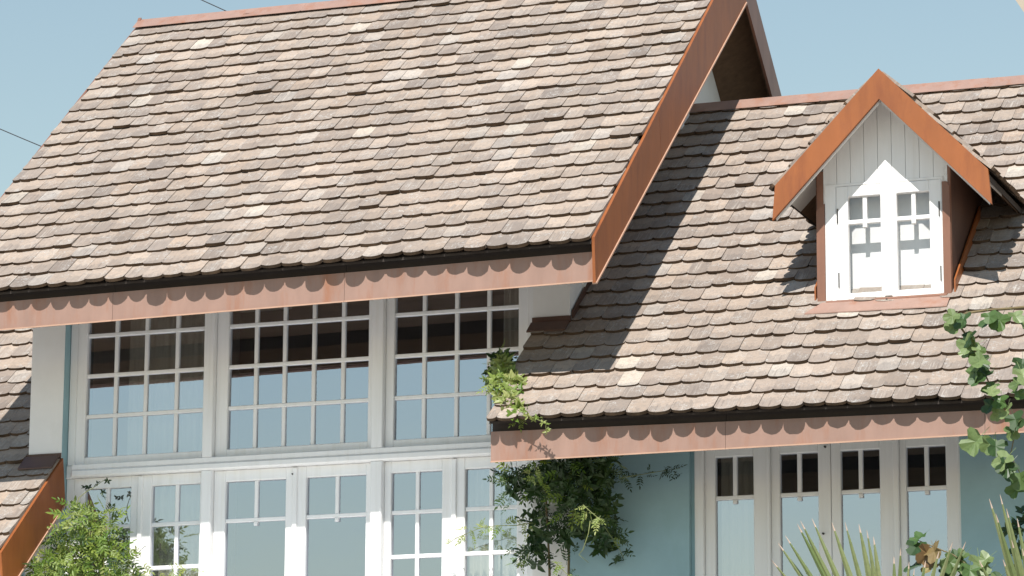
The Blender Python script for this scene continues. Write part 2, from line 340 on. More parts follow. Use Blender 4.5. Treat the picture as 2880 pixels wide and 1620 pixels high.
def emit_shingles(limit):
    vis = sorted([s for s in ALL_SHINGLES if s[0] > 0], key=lambda s: -s[0]); ind = set(id(s) for s in vis[:limit])
    rest = {}
    for s in ALL_SHINGLES:
        if id(s) in ind:
            k = len(s[2]); build('shingle', s[2], s[3], ['shingle', 'shingle_edge'], s[1], None, s[4], False, {'tint': ('FLOAT_COLOR', [(*s[5], 1)]*k), 'suv': ('FLOAT_VECTOR', s[6]), 'wear': ('FLOAT', s[7])})
        else:
            R = rest.setdefault(s[1].name, [s[1], [], [], [], [], [], []]); b = len(R[1])
            R[1] += s[2]; R[2] += [tuple(i+b for i in f) for f in s[3]]; R[3] += s[4]; R[4] += [(*s[5], 1)]*len(s[2]); R[5] += s[6]; R[6] += s[7]
    for R in rest.values():
        o = build('shingle_courses', R[1], R[2], ['shingle', 'shingle_edge'], R[0], None, R[3], False, {'tint': ('FLOAT_COLOR', R[4]), 'suv': ('FLOAT_VECTOR', R[5]), 'wear': ('FLOAT', R[6])}); o['kind'] = 'stuff'

def slab(mb, EL, ER, RL, RR, drop, thick, mi=0):
    t = np.array((0, 0, -drop)); q = [np.array(p, float)+t for p in (EL, ER, RR, RL)]
    return mb.prism(q, (0, 0, -thick), mi)

# main roof
ML, MR = (XL, 23.85, main_eave_z(XL)), (XR, 23.85, main_eave_z(XR)); MRL, MRR = (XL, YR, ZR), (XR, YR, ZR)
def mz(x, y): e = main_eave_z(x); return e+(y-23.85)*(ZR-e)/(YR-23.85)
mb = MB(); slab(mb, (XL+.002, 23.888, mz(XL, 23.888)), (XR-.001, 23.888, mz(XR, 23.888)), (XL+.002, 23.955, mz(XL, 23.955)), (XR-.001, 23.955, mz(XR, 23.955)), 0.0, 0.018)
slab(mb, (XL+.002, 23.956, mz(XL, 23.956)), (XR-.001, 23.956, mz(XR, 23.956)), (XL+.002, YR, ZR), (XR-.001, YR, ZR), 0.0, 0.062)
APY, APZ, XK = 27.766, 10.742, -8.62
BZ = APZ-.84*(31.3-APY)
slab(mb, (XK, 31.3, BZ), (XL+.02, 31.3, BZ), (XK, YR+.002, ZR), (XL+.02, YR+.002, ZR), 0.012, 0.05)
slab(mb, (XR-.001, 31.3, BZ), (XK+.001, 31.3, BZ), (XR-.001, APY, APZ), (XK+.001, YR+.002, ZR), 0.012, 0.05)
slab(mb, (XK+.001, YR-.3, ZR-.3*.863), (XR-.001, YR-.3, ZR-.3*.863), (XK+.001, YR+.002, ZR), (XR-.001, APY, APZ), 0.0, 0.06)
MAIN = mb.out('main_roof', 'deck', H)
mb = MB(); slab(mb, (XL+.03, 23.99, mz(XL, 23.99)), (XR-.03, 23.99, mz(XR, 23.99)), (XL+.03, YR, ZR), (XR-.03, YR, ZR), 0.066, 0.03)
slab(mb, (XK, 31.28, BZ), (XL+.03, 31.28, BZ), (XK, YR+.002, ZR), (XL+.03, YR+.002, ZR), 0.066, 0.03)
slab(mb, (XR-.03, 31.28, BZ), (XK+.001, 31.28, BZ), (XR-.03, APY, APZ), (XK+.001, YR+.002, ZR), 0.066, 0.03)
mb.out('soffit', 'soffit', MAIN)
def clip_main(a0, a1, b, P): return max(a0, 0.0), min(a1, XR-XL)
lay_shingles(MAIN, ML, MR, MRL, MRR, clip_main, warm=0.995)
# fascia boards, split where the photograph shows seams
def fascia(parent, xs, y, zb, ztop, mat='pink'):
    for x0, x1 in zip(xs[:-1], xs[1:]):
        g = 0.0012; x0, x1 = x0+g, x1-g
        v = [(x0, y, zb(x0)), (x1, y, zb(x1)), (x1, y, ztop(x1)), (x0, y, ztop(x0))]
        o = MB().prism(v, (0, 0.022, 0)).out('fascia_board', mat, parent)
        MB().prism([(x0, y+.024, zb(x0)+.012), (x1, y+.024, zb(x1)+.012), (x1, y+.024, ztop(x1)-.03), (x0, y+.024, ztop(x0)-.03)], (0, 0.03, 0)).out('fascia_backing', 'soffit', parent)
        MB().prism([(x0, y+.03, ztop(x0)-.028), (x1, y+.03, ztop(x1)-.028), (x1, y+.03, ztop(x1)+.07), (x0, y+.03, ztop(x0)+.07)], (0, 0.03, 0)).out('eave_shade_strip', ['deck'], parent)  # dark strip added to paint the shade in the gap above the fascia
        v = [(x0, y-0.008, zb(x0)-0.006), (x1, y-0.008, zb(x1)-0.006), (x1, y-0.008, zb(x1)+0.004), (x0, y-0.008, zb(x0)+0.004)]
        MB().prism(v, (0, 0.0075, 0)).out('fascia_lip', 'lip', parent)
mfz = lambda x: 7.094+(x+7.993)*0.0109
fascia(MAIN, [XL, -11.81, -9.93, -7.99], 23.95, mfz, lambda x: mz(x, 23.95)-0.115)
# ridge cap: folded sheet in lengths
def ridge_cap(parent, xs, y, z, w, tf, tb, up=0.035):
    for x0, x1 in zip(xs[:-1], xs[1:]):
        c, s = math.cos(math.atan(tf)), math.sin(math.atan(tf)); e = rng.uniform(0, 0.004)
        pr = [(-w*c, -w*s+up), (0, up+e), (w*c, -w*s+up), (w*c, -w*s+up-0.004), (0, up-0.006), (-w*c, -w*s+up-0.004)]
        MB().prism([(x0, y+a, z+b) for a, b in pr], (x1-x0+0.012, 0, 0)).out('ridge_cap', 'pink', parent)
ridge_cap(MAIN, [XL-.01, -11.8, -10.0, -8.0], YR, ZR, 0.15, 0.855, 0.855, 0.08)
MB().prism([(XL-.012, YR-.06, ZR), (XL-.012, YR+.06, ZR), (XL-.012, YR, ZR+0.10)], (0.03, 0, 0)).out('ridge_end', 'brown', MAIN)
# barge boards on the two gable ends
def barge(parent, pts_top, pts_bot, th, mat, name='barge_board', lip=True, split=0):
    a = [np.array(p, float) for p in pts_top+pts_bot[::-1]]
    if split:
        t0, t1, b0_, b1 = (np.array(p, float) for p in (pts_top[0], pts_top[1], pts_bot[0], pts_bot[1]))
        for f0, f1 in ((0, split-.0006), (split+.0006, 1)):
            MB().prism([t0+(t1-t0)*f0, t0+(t1-t0)*f1, b0_+(b1-b0_)*f1, b0_+(b1-b0_)*f0], (th, 0, 0)).out(name, mat, parent)
    else: MB().prism(a, (th, 0, 0)).out(name, mat, parent)
    if lip:
        d = (np.array(pts_bot[1])-np.array(pts_bot[0])); d /= np.linalg.norm(d); n = np.cross(d, (1, 0, 0)); n /= np.linalg.norm(n)
        if n[2] > 0: n = -n
        q = [np.array(pts_bot[0], float)+(th*0-.004, 0, 0), np.array(pts_bot[1], float)+(-.004, 0, 0)]
        r = [q[0], q[1], q[1]+n*0.012, q[0]+n*0.012]
        if th > 0: MB().prism(r, (th+0.014, 0, 0)).out('barge_lip', 'lip', parent)
XB = -8.0
barge(MAIN, [(XB, 23.90, mz(XB, 23.90)+0.022), (XB+.004, APY, APZ+0.015)], [(XB, 23.925, 7.075), (XB, APY+.13, 10.29)], 0.022, 'orange', split=0.40)
barge(MAIN, [(XB+.001, APY+.003, APZ+0.02), (XB+.001, 31.3, BZ+.03)], [(XB+.001, APY+.133, 10.30), (XB+.001, 31.3, BZ-.23)], 0.022, 'brown', lip=False)
barge(MAIN, [(XL, 23.90, mz(XL, 23.90)+0.03), (XL, YR, ZR+0.035)], [(XL, 23.92, 7.0), (XL, YR, 10.08)], -0.02, 'brown', lip=False)
barge(MAIN, [(XL, YR+.003, ZR+0.035), (XL, 31.1, 7.4)], [(XL, YR+.003, 10.08), (XL, 31.1, 7.05)], -0.02, 'brown', lip=False)

# wing roof (right)
WL = -8.80
def wp(x, y): return (x, y, wing_z(x, y))
mb = MB(); slab(mb, wp(WL+.005, 23.96), wp(WXR-.005, 23.96), wp(WL+.005, 24.029), wp(WXR-.005, 24.029), 0.0, 0.018); slab(mb, wp(WL+.02, 24.03), wp(WXR-.02, 24.03), wp(WL+.02, 24.995), wp(WXR-.02, 24.995), 0.012, 0.05)
slab(mb, wp(-8.535, 24.996), wp(WXR-.02, 24.996), wp(-8.535, WYR), wp(WXR-.02, WYR), 0.012, 0.05)
slab(mb, (WXR-.02, 31.6, 6.07), (-8.5, 31.6, 6.07), (WXR-.02, WYR+.002, WZR), (-8.5, WYR+.002, WZR), 0.012, 0.05)
WING = mb.out('wing_roof', 'deck', H)
mb = MB(); slab(mb, wp(WL+.03, 24.06), wp(WXR-.03, 24.06), wp(WL+.03, 24.99), wp(WXR-.03, 24.99), 0.066, 0.03); mb.out('soffit', 'soffit', WING)
DXL, DXR, YD = -6.62, -5.655, 25.056
def clip_wing(a0, a1, b, P):
    p = P(0, b); x0 = WL if p[1]+0.05 < 25.0 else -8.535
    lo, hi = max(a0, x0-WL), min(a1, WXR-WL)
    m = WL+(lo+hi)/2
    if DXL < m < DXR and p[1] > YD-0.03 and wing_z(m, p[1]+0.12) < 8.712-1.033*abs(m+6.085)-0.05: return 0, 0
    return lo, hi
lay_shingles(WING, wp(WL, WYE), wp(WXR, WYE), (WL, WYR, WZR), (WXR, WYR, WZR), clip_wing, arc=(0.026, 0.042), warm=1.0)
wfz = lambda x: 5.835+(x+8.754)*0.002
fascia(WING, [WL-.005, -7.05, -5.2, WXR], 24.02, lambda x: wfz(x), lambda x: wing_z(x, 24.02)-0.115)
ridge_cap(WING, [-8.53, -7.30, -5.93, -4.6, WXR], WYR, WZR, 0.155, 0.85, 0.85, 0.08)
# flashing where the wing roof meets the pillar and the gable wall
def on_roof(zf, x, y, w): return np.array((x, y, zf(x, y)))+np.array((0, -0.65, 0.76))*w
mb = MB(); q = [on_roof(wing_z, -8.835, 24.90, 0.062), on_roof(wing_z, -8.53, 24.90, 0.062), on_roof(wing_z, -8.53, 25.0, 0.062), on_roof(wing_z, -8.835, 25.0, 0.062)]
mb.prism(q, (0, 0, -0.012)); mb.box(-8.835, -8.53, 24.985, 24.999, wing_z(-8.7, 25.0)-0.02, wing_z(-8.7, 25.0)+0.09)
mb.out('pillar_flashing', 'shade_copper', WING)
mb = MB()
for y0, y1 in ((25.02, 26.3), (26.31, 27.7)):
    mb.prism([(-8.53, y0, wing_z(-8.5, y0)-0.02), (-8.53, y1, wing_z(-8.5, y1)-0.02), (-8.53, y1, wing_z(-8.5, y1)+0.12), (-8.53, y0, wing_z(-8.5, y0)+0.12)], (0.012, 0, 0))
mb.out('wall_flashing', 'shade_copper', WING)

# side roof (left)
SXL, SXR = -17.6, -12.74
SY0, SZ0, SY1, SZ1 = 24.05, 5.335, 27.6, 8.53
def side_z(x, y): return SZ0+(y-SY0)*(SZ1-SZ0)/(SY1-SY0)
def sp(x, y): return (x, y, side_z(x, y))
mb = MB(); slab(mb, sp(SXL, 24.1), sp(SXR-.02, 24.1), sp(SXL, 24.995), sp(SXR-.02, 24.995), 0.012, 0.05); slab(mb, sp(SXL, 24.996), sp(-13.03, 24.996), sp(SXL, SY1), sp(-13.03, SY1), 0.012, 0.05)
slab(mb, (-13.03, 31.2, SZ0), (SXL, 31.2, SZ0), (-13.03, SY1+.002, SZ1), (SXL, SY1+.002, SZ1), 0.012, 0.05)
SIDE = mb.out('side_roof', 'deck', H)
def clip_side(a0, a1, b, P):
    p = P(0, b); x1 = SXR if p[1]+0.05 < 25.0 else -13.03
    return max(a0, 0), min(a1, x1-SXL)
lay_shingles(SIDE, sp(SXL, SY0), sp(SXR, SY0), sp(SXL, SY1), sp(SXR, SY1), clip_side)
fascia(SIDE, [SXL, -14.9, SXR], 24.12, lambda x: 5.12, lambda x: side_z(x, 24.12)-0.115)
barge(SIDE, [(SXR, 24.03, side_z(0, 24.03)+0.03), (SXR, 25.0, side_z(0, 25.0)+0.03)], [(SXR, 24.10, side_z(0, 24.03)-0.30), (SXR, 25.06, side_z(0, 25.06)-0.37)], 0.022, 'orange')
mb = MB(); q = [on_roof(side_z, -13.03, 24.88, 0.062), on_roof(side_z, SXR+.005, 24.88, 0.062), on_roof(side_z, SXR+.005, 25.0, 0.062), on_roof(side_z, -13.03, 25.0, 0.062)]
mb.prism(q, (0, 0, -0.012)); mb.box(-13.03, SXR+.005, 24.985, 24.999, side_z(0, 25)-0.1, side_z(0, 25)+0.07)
mb.out('pillar_flashing', 'shade_copper', SIDE)

# windows ---------------------------------------------------------
def pane(parent, x0, x1, z0, z1, y, gl):
    ty = math.tan(math.radians(rng.uniform(-0.12, 0.12))); tz = math.tan(math.radians(rng.uniform(-0.12, 0.12)))
    cx, cz = (x0+x1)/2, (z0+z1)/2; v = []
    for yy in (0, 0.004):
        for x, z in ((x0, z0), (x1, z0), (x1, z1), (x0, z1)): v.append((x, y+yy+(x-cx)*ty+(z-cz)*tz, z))
    f = [(0, 1, 2, 3), (5, 4, 7, 6), (4, 0, 3, 7), (1, 5, 6, 2), (3, 2, 6, 7), (4, 5, 1, 0)]
    return build('pane', v, f, [gl, 'clear'], parent, None, [0, 1, 1, 1, 1, 1])
def window(leaf, glass, vb, hb, y, gl='glass', bar=0.030, stub=False, top_only=False, parent=H, name='window', as_child=False):
    x0, x1, z0, z1 = leaf; gx0, gx1, gz0, gz1 = glass; yb = y+0.05; c = 0.005
    mb = MB(); mb.box(x0, gx0, y, yb, z0, z1, c); mb.box(gx1, x1, y, yb, z0, z1, c)
    mb.box(gx0, gx1, y+0.001, yb, z0, gz0, c); mb.box(gx0, gx1, y+0.001, yb, gz1, z1, c)
    w = mb.out(name, 'white', parent); p = parent if as_child else w
    yg = y+0.035; ym = y+0.014; h = bar/2
    zs = [gz0]+sorted(hb)+[gz1]; xs = [gx0]+sorted(vb)+[gx1]
    for z in hb: MB().box(gx0, gx1, ym, yb-.002, z-h, z+h, 0.004).out('muntin', 'white', p)
    for x in vb:
        if top_only:
            MB().box(x-h, x+h, ym+.002, yb-.003, hb[-1]+h, gz1, 0.004).out('muntin', 'white', p)
        else:
            for a, b in zip(zs[:-1], zs[1:]):
                MB().box(x-h, x+h, ym+.002, yb-.003, a+(h if a in hb else 0), b-(h if b in hb else 0), 0.004).out('muntin', 'white', p)
    if stub:
        x = vb[0]; MB().box(x-h, x+h, ym-.004, yb-.004, hb[-1]-h-0.03, hb[-1]-h, 0.004).out('muntin_stub', 'white', p)
    for i, (a, b) in enumerate(zip(zs[:-1], zs[1:])):
        cols = list(zip(xs[:-1], xs[1:])) if not (top_only and i < len(zs)-2) else [(gx0, gx1)]
        for (s, e) in cols: pane(p, s+0.002, e-0.002, a+0.002, b-0.002, yg, gl)
    return w
YS = 25.085
UZ = [6.556, 6.880, 7.202]; UG = (6.232, 7.52); UL = (6.171, 7.579)
window((-12.66, -11.549, *UL), (-12.58, -11.571, *UG), [-12.334, -12.075, -11.81], UZ, YS)
window((-11.462, -10.145, *UL), (-11.363, -10.194, *UG), [-11.138, -10.899, -10.655, -10.411], UZ, YS)
window((-10.05, -8.891, *UL), (-9.983, -8.978, *UG), [-9.746, -9.482, -9.222], UZ, YS)
LZ = (4.345, 6.068); LG = (4.45, 5.98); LH = [4.66, 5.0, 5.339, 5.677]
window((-12.66, -12.085, *LZ), (-12.568, -12.168, *LG), [-12.376], LH, YS)
window((-12.082, -11.549, *LZ), (-11.992, -11.579, *LG), [-11.781], LH, YS)
window((-11.462, -10.784, *LZ), (-11.365, -10.861, *LG), [-11.113], [5.677], YS, stub=True, top_only=True)
window((-10.781, -10.145, *LZ), (-10.692, -10.200, *LG), [-10.443], [5.677], YS, stub=True, top_only=True)
window((-10.05, -9.486, *LZ), (-9.995, -9.583, *LG), [-9.788], LH, YS)
window((-9.483, -8.891, *LZ), (-9.40, -8.986, *LG), [-9.195], LH, YS)
for x0, x1 in ((-11.548, -11.463), (-10.144, -10.051), (-8.890, -8.832)):
    box('window_post', 'white', H, x0, x1, 25.03, 25.2, 6.171, 7.58, ch=0.006)
    box('window_post', 'white', H, x0, x1, 25.03, 25.2, 4.34, 6.068, ch=0.006)
for z0, z1 in ((6.171, 7.58), (4.34, 6.068)): box('window_post', 'white', H, -12.728, -12.661, 25.088, 25.2, z0, z1, ch=0.006)
mb = MB(); mb.box(-12.66, -8.832, 25.015, 25.2, 6.069, 6.125, 0.012); mb.box(-12.66, -8.832, 25.028, 25.2, 6.126, 6.170, 0.006); mb.box(-12.728, -12.66, 25.075, 25.2, 6.069, 6.170, .006); mb.out('transom', 'white', H)
for xx in (-12.083, -10.782, -9.484): box('cover_strip', 'white', H, xx-0.02, xx+0.02, 25.068, 25.0845, 4.36, 6.06, ch=0.006)
# wing windows
YW = 25.075
for (a, b, g0, g1, m_) in ((-7.52, -7.042, -7.441, -7.15, -7.295), (-7.018, -6.57, -6.952, -6.664, -6.809), (-6.566, -6.102, -6.497, -6.206, -6.351), (-6.06, -5.627, -6.012, -5.72, -5.865)):
    window((a, b, 4.25, 6.06), (g0, g1, 4.40, 5.965), [m_], [5.662], YW, stub=True, top_only=True)
for x0, x1 in ((-7.59, -7.521), (-7.041, -7.019), (-6.101, -6.061), (-5.626, -5.602)): box('window_post', 'white', H, x0, x1, 25.04, 25.19, 4.21, 6.062, ch=0.005)
box('window_head', 'white', H, -7.59, -5.602, 25.042, 25.19, 6.063, 6.099, ch=0.004)
box('window_reveal', 'turq', H, -7.617, -7.591, 25.05, 25.19, 4.21, 6.098)
# small hooks and bolts on the frames
def knob(x, y, z, r, parent=H, name='window_hook'):
    MB().tube([(x, y, z), (x, y-0.02, z), (x, y-0.028, z)], r, r*0.5, 8).out(name, 'dark', parent)
for (px, py, Y) in ((825, 1334, YS), (1413, 1306, YS), (2321, 1257, YW), (2316, 1501, YW)):
    p = on_y(px, py, Y); knob(p[0], Y, p[2], 0.009)

# dormer ----------------------------------------------------------
AX, AZ, SL = -6.085, 8.712, 1.033           # apex and slope of its little roof
def dz(x): return AZ-SL*abs(x-AX)
YB = YD-0.30
EW = 0.79
mb = MB()
for s in (-1, 1):
    q = [(AX, YB+.03, AZ-.03), (AX+s*(EW-.01), YB+.03, dz(AX+s*(EW-.01))-.03), (AX+s*(EW-.01), 27.35, dz(AX+s*(EW-.01))-.03), (AX, 27.35, AZ-.03)]
    mb.prism(q, (0, 0, -0.045))
DORM = mb.out('dormer', 'deck', H)
mb = MB()
for s in (-1, 1):
    q = [(AX, YB+.035, AZ-.077), (AX+s*(EW-.03), YB+.035, dz(AX+s*(EW-.03))-.077), (AX+s*(EW-.03), YD+.3, dz(AX+s*(EW-.03))-.077), (AX, YD+.3, AZ-.077)]
    mb.prism(q, (0, 0, -0.02))
mb.out('soffit', 'soffit_white', DORM)
for s in (-1, 1):                            # boards under the side eaves
    for j in range(8):
        y0 = YD+.302+j*0.14; q = [(AX+s*0.5, y0, dz(AX+.5)-.077), (AX+s*(EW-.03), y0, dz(AX+EW-.03)-.077), (AX+s*(EW-.03), y0+.135, dz(AX+EW-.03)-.077), (AX+s*.5, y0+.135, dz(AX+.5)-.077)]
        MB().prism(q, (0, 0, -.018)).out('soffit_board', 'soffit', DORM)
for s in (-1, 1):                            # front barge boards
    xe = AX+s*(EW+0.0); q = [(AX, YB, AZ), (xe, YB, dz(xe)), (xe+s*0.022, YB, dz(xe)-0.262), (AX+s*.62, YB, dz(AX+.62)-.235), (AX, YB, AZ-0.228)]
    q = [q[0], q[1], q[2], q[4]]
    if s < 0: q = q[::-1]
    MB().prism(q, (0, 0.028, 0)).out('barge_board', 'orange', DORM)
    MB().prism([(AX+s*.01, YB+.03, AZ-.20), (xe, YB+.03, dz(xe)-.20), (xe, YB+.03, dz(xe)-.255), (AX+s*.01, YB+.03, AZ-.255)], (0, .02, 0)).out('barge_backing', 'soffit_white', DORM)
q = [(AX-.012, YB-.003, AZ-.004), (AX+.012, YB-.003, AZ-.004), (AX+.004, YB-.003, AZ-.226), (AX-.004, YB-.003, AZ-.226)]
def clipd(a0, a1, b, P): return max(a0, 0), min(a1, 2.4)
for s in (1, -1):
    e0, e1 = (AX+s*(EW+.02), YB+.03, dz(AX+EW+.02)-.02), (AX+s*(EW+.02), YB+.03+2.4, dz(AX+EW+.02)-.02)
    r0, r1 = (AX, YB+.03, AZ-.02), (AX, YB+.03+2.4, AZ-.02)
    if s > 0: lay_shingles(DORM, e0, e1, r0, r1, clipd, rows=5)
    else: lay_shingles(DORM, e1, e0, r1, r0, clipd, rows=5)
# front: upright boards above the window
bw = 0.1035; x = -6.59; HZ = 7.945
while x < -5.66:
    x0, x1 = x+.0015, min(x+bw-.0015, -5.66); lim = lambda t: dz(t)-.10
    pts = [(x0, YD, HZ if x0 > -6.5 and x1 < -5.69 else 7.07), (x1, YD, HZ if x0 > -6.5 and x1 < -5.69 else 7.07), (x1, YD, lim(x1))]
    if x0 < AX < x1: pts.append((AX, YD, lim(AX)))
    pts.append((x0, YD, lim(x0)))
    MB().prism(pts, (0, 0.025, 0)).out('gable_plank', 'white', DORM); x += bw
box('frame_head', 'white', DORM, -6.50, -5.70, YD-.006, YD+.03, 7.925, 7.944, ch=.003)
for x0, x1 in ((-6.578, -6.495), (-5.701, -5.690)): box('frame_jamb', 'white', DORM, x0, x1, YD-.012, YD+.03, 7.067, 7.943, ch=.004)
for (a, b, g0, g1, m_) in ((-6.493, -6.107, -6.404, -6.161, -6.282), (-6.104, -5.703, -6.04, -5.796, -5.917)):
    window((a, b, 7.067, 7.923), (g0, g1, 7.117, 7.84), [m_], [7.652], YD-.008, 'glass_clear', 0.032, True, True, DORM, 'window_sash', True)
box('cover_strip', 'white', DORM, -6.135, -6.078, YD-.022, YD-.0085, 7.075, 7.915, ch=.006)
for hx, hz in ((-6.482, 7.70), (-6.478, 7.22), (-5.722, 7.70), (-5.718, 7.22)): box('hinge', 'dark', DORM, hx-.004, hx+.004, YD-.02, YD-.008, hz-.055, hz+.055, ch=.003)
for s, x0, x1, zt in ((-1, -6.640, -6.579, 7.80), (1, -5.697, -5.642, 7.90)):
    q = [(x0, YD-.02, 7.03), (x1, YD-.02, 7.03), (x1, YD-.02, zt if s < 0 else zt-.04), (x1-.02 if s > 0 else x1, YD-.02, zt), (x0, YD-.02, zt-.05 if s < 0 else zt)]
    MB().prism(q, (0, .018, 0)).out('corner_trim', 'brown', DORM)
box('corner_post', 'brown', DORM, -5.688, -5.64, YD+.0, YD+.03, 7.0, 8.05)
box('corner_post', 'brown', DORM, -6.64, -6.59, YD+.0, YD+.03, 7.0, 8.05)
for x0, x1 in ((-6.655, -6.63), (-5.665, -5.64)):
    y2 = 26.3; MB().prism([(x0, YD+.031, wing_z(x0, YD)-.02), (x0, y2, wing_z(x0, y2)-.02), (x0, y2, dz(-5.65)-.08), (x0, YD+.031, dz(-5.65)-.08)], (x1-x0, 0, 0)).out('cheek_wall', 'shade_copper', DORM)
for s, x0 in ((-1, -6.668), (1, -5.627)):
    y1 = YD+.9; MB().prism([(x0, YD-.0, wing_z(x0, YD)+.0), (x0, y1, wing_z(x0, y1)+.0), (x0, y1, wing_z(x0, y1)+.14), (x0, YD-.0, wing_z(x0, YD)+.16)], (.012, 0, 0)).out('cheek_flashing', 'orange', DORM)
mb = MB(); mb.box(-6.575, -5.668, YD-.05, YD-.0, 7.005, 7.064, 0.014); mb.out('window_sill', 'brown', DORM)
mb = MB(); q = [on_roof(wing_z, -6.70, 24.925, 0.060), on_roof(wing_z, -5.645, 24.925, 0.060), on_roof(wing_z, -5.645, YD-.01, 0.055), on_roof(wing_z, -6.60, YD-.01, 0.055)]
mb.prism(q, (0, 0, -0.008)); mb.out('apron_flashing', 'pink', DORM)
box('blind', 'blind', DORM, -6.47, -5.73, YD+.155, YD+.165, 6.98, 7.93)
knob(-6.115, YD-.03, 7.045, .012, DORM)
emit_shingles(300)

# ------------------------------------------------------------------ curtains
def curtain(x0, x1, z0, z1, y, label, waves=6, amp=0.02, mat='curtain'):
    n = int((x1-x0)/0.008); v = []; f = []; ph = rng.uniform(0, 6)
    for i in range(n+1):
        x = x0+(x1-x0)*i/n; t = i/n*waves*2*math.pi
        yy = y+amp*(math.sin(t+ph)+0.5*math.sin(2.3*t+1))
        v += [(x, yy, z0), (x, yy-.0*amp, z1), (x, yy+.003, z0), (x, yy+.003, z1)]
    for i in range(n):
        a = 4*i; f += [(a, a+4, a+5, a+1), (a+6, a+2, a+3, a+7)]
    o = build('curtain', v, f, mat, None, smooth=True); tag(o, label, 'curtain', 'pale curtains behind the window panes'); return o
curtain(-12.30, -11.56, 4.4, 7.55, 25.26, 'pale folded curtain filling most of the window beside the leafy climbing shrub', 11)
curtain(-9.16, -8.88, 4.4, 7.55, 25.27, 'pale curtain drawn to the side of the upper window by the roof vine', 5)
curtain(-9.42, -9.17, 4.4, 6.05, 25.25, 'pale curtain in the lower casement beside the dark hanging vine', 4)
curtain(-7.45, -7.12, 4.2, 6.05, 25.24, 'white folded curtain in the narrow window next to the bare turquoise wall', 5)

# ------------------------------------------------------------------ plants
def leaflet(size, fold=0.25, w=0.36):
    L_ = size; h = w*L_/2
    v = [(0, 0, 0), (0.35*L_, h, fold*h), (0.35*L_, -h, fold*h), (0.42*L_, 0, 0), (0.75*L_, h*.62, fold*h*.5-.05*L_), (0.75*L_, -h*.62, fold*h*.5-.05*L_), (L_, 0, -.12*L_)]
    f = [(0, 3, 1), (0, 2, 3), (3, 6, 4, 1), (3, 2, 5, 6)]
    return v, f
def compound_leaf(seed, pairs=4):
    r = random.Random(seed); V = []; Fc = []
    for k in range(pairs):
        t = 0.28+0.72*k/pairs
        for s in (-1, 1):
            v, f = leaflet(r.uniform(.30, .42)*(1-.25*abs(k/pairs-.5)), r.uniform(.1, .5)); R = Matrix.Rotation(s*r.uniform(.8, 1.15), 4, 'Z') @ Matrix.Rotation(r.uniform(-.5, .5), 4, 'X')
            b = len(V); V += [tuple(R @ Vector(p)+Vector((t, 0, -.22*t*t))) for p in v]; Fc += [tuple(i+b for i in q) for q in f]
    v, f = leaflet(.40); b = len(V); V += [(p[0]+.98, p[1], p[2]-.22) for p in v]; Fc += [tuple(i+b for i in q) for q in f]
    b = len(V); w = .012                       # rachis
    for t in (0, .5, 1): V += [(t, -w, -.22*t*t-.004), (t, w, -.22*t*t-.004)]
    Fc += [(b, b+2, b+3, b+1), (b+2, b+4, b+5, b+3)]
    return V, Fc
def simple_spray(seed):
    r = random.Random(seed); V = []; Fc = []
    for k in range(5):
        v, f = leaflet(r.uniform(.55, .8), r.uniform(.2, .5), .5); R = Matrix.Rotation(k*1.256+r.uniform(-.4, .4), 4, 'Z') @ Matrix.Rotation(-r.uniform(-.3, .9), 4, 'Y')
        b = len(V); V += [tuple(R @ Vector(p)) for p in v]; Fc += [tuple(i+b for i in q) for q in f]
    return V, Fc
def lobed_leaf(seed):
    r = random.Random(seed)
    half = [(0, 0), (-.06, .22), (.04, .46), (.22, .50), (.34, .36), (.40, .30), (.62, .44), (.80, .36), (.86, .18), (.80, 0)]
    V = []; j = lambda: r.uniform(-.03, .03)
    for x, y in half: V.append((x+j(), y+j()*(y > 0), abs(y)*r.uniform(.15, .5)-.15*x*x))
    n = len(half)
    for x, y in half[1:-1]: V.append((x+j(), -y+j(), abs(y)*r.uniform(.15, .5)-.15*x*x))
    V.append((.3, 0, -.02)); c = len(V)-1; Fc = []
    up = list(range(n)); dn = [0]+list(range(n, n+n-2))+[n-1]
    for a, b in zip(up[:-1], up[1:]): Fc.append((c, b, a))
    for a, b in zip(dn[:-1], dn[1:]): Fc.append((c, a, b))
    V += [(0, -.012, 0), (0, .012, 0), (-.45, .01, .03), (-.45, -.01, .03)]; b = len(V)-4; Fc.append((b, b+1, b+2, b+3))
    return V, Fc
def leaf_meshes(name, gen, mats, nvar):
    out = []
    for m_ in mats:
        for k in range(nvar):
            V, Fc = gen(k+1); me = bpy.data.meshes.new(name); me.from_pydata(V, [], Fc); me.materials.append(M[m_]); a = me.attributes.new('rnd', 'FLOAT', 'POINT'); me.update(); out.append((me, V, Fc, m_))
    return out
LM_A = leaf_meshes('leaf', compound_leaf, ['leaf_a'], 5); LM_B = leaf_meshes('leaf', compound_leaf, ['leaf_b'], 5); LM_C = leaf_meshes('leaf', compound_leaf, ['leaf_c'], 5)
LS_A = leaf_meshes('leaf', simple_spray, ['leaf_a'], 5); LS_B = leaf_meshes('leaf', simple_spray, ['leaf_b'], 5); LS_C = leaf_meshes('leaf', simple_spray, ['leaf_c'], 5)
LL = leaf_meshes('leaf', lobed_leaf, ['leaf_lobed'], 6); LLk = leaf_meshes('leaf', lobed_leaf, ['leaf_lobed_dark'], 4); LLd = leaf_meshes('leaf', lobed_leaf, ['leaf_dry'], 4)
def rot_to(fwd, upv, roll=0.0):
    f = Vector(fwd).normalized(); u = Vector(upv); u = (u-f*u.dot(f)).normalized(); s = u.cross(f)
    return Matrix((f, s, u)).transposed().to_4x4() @ Matrix.Rotation(roll, 4, 'X')
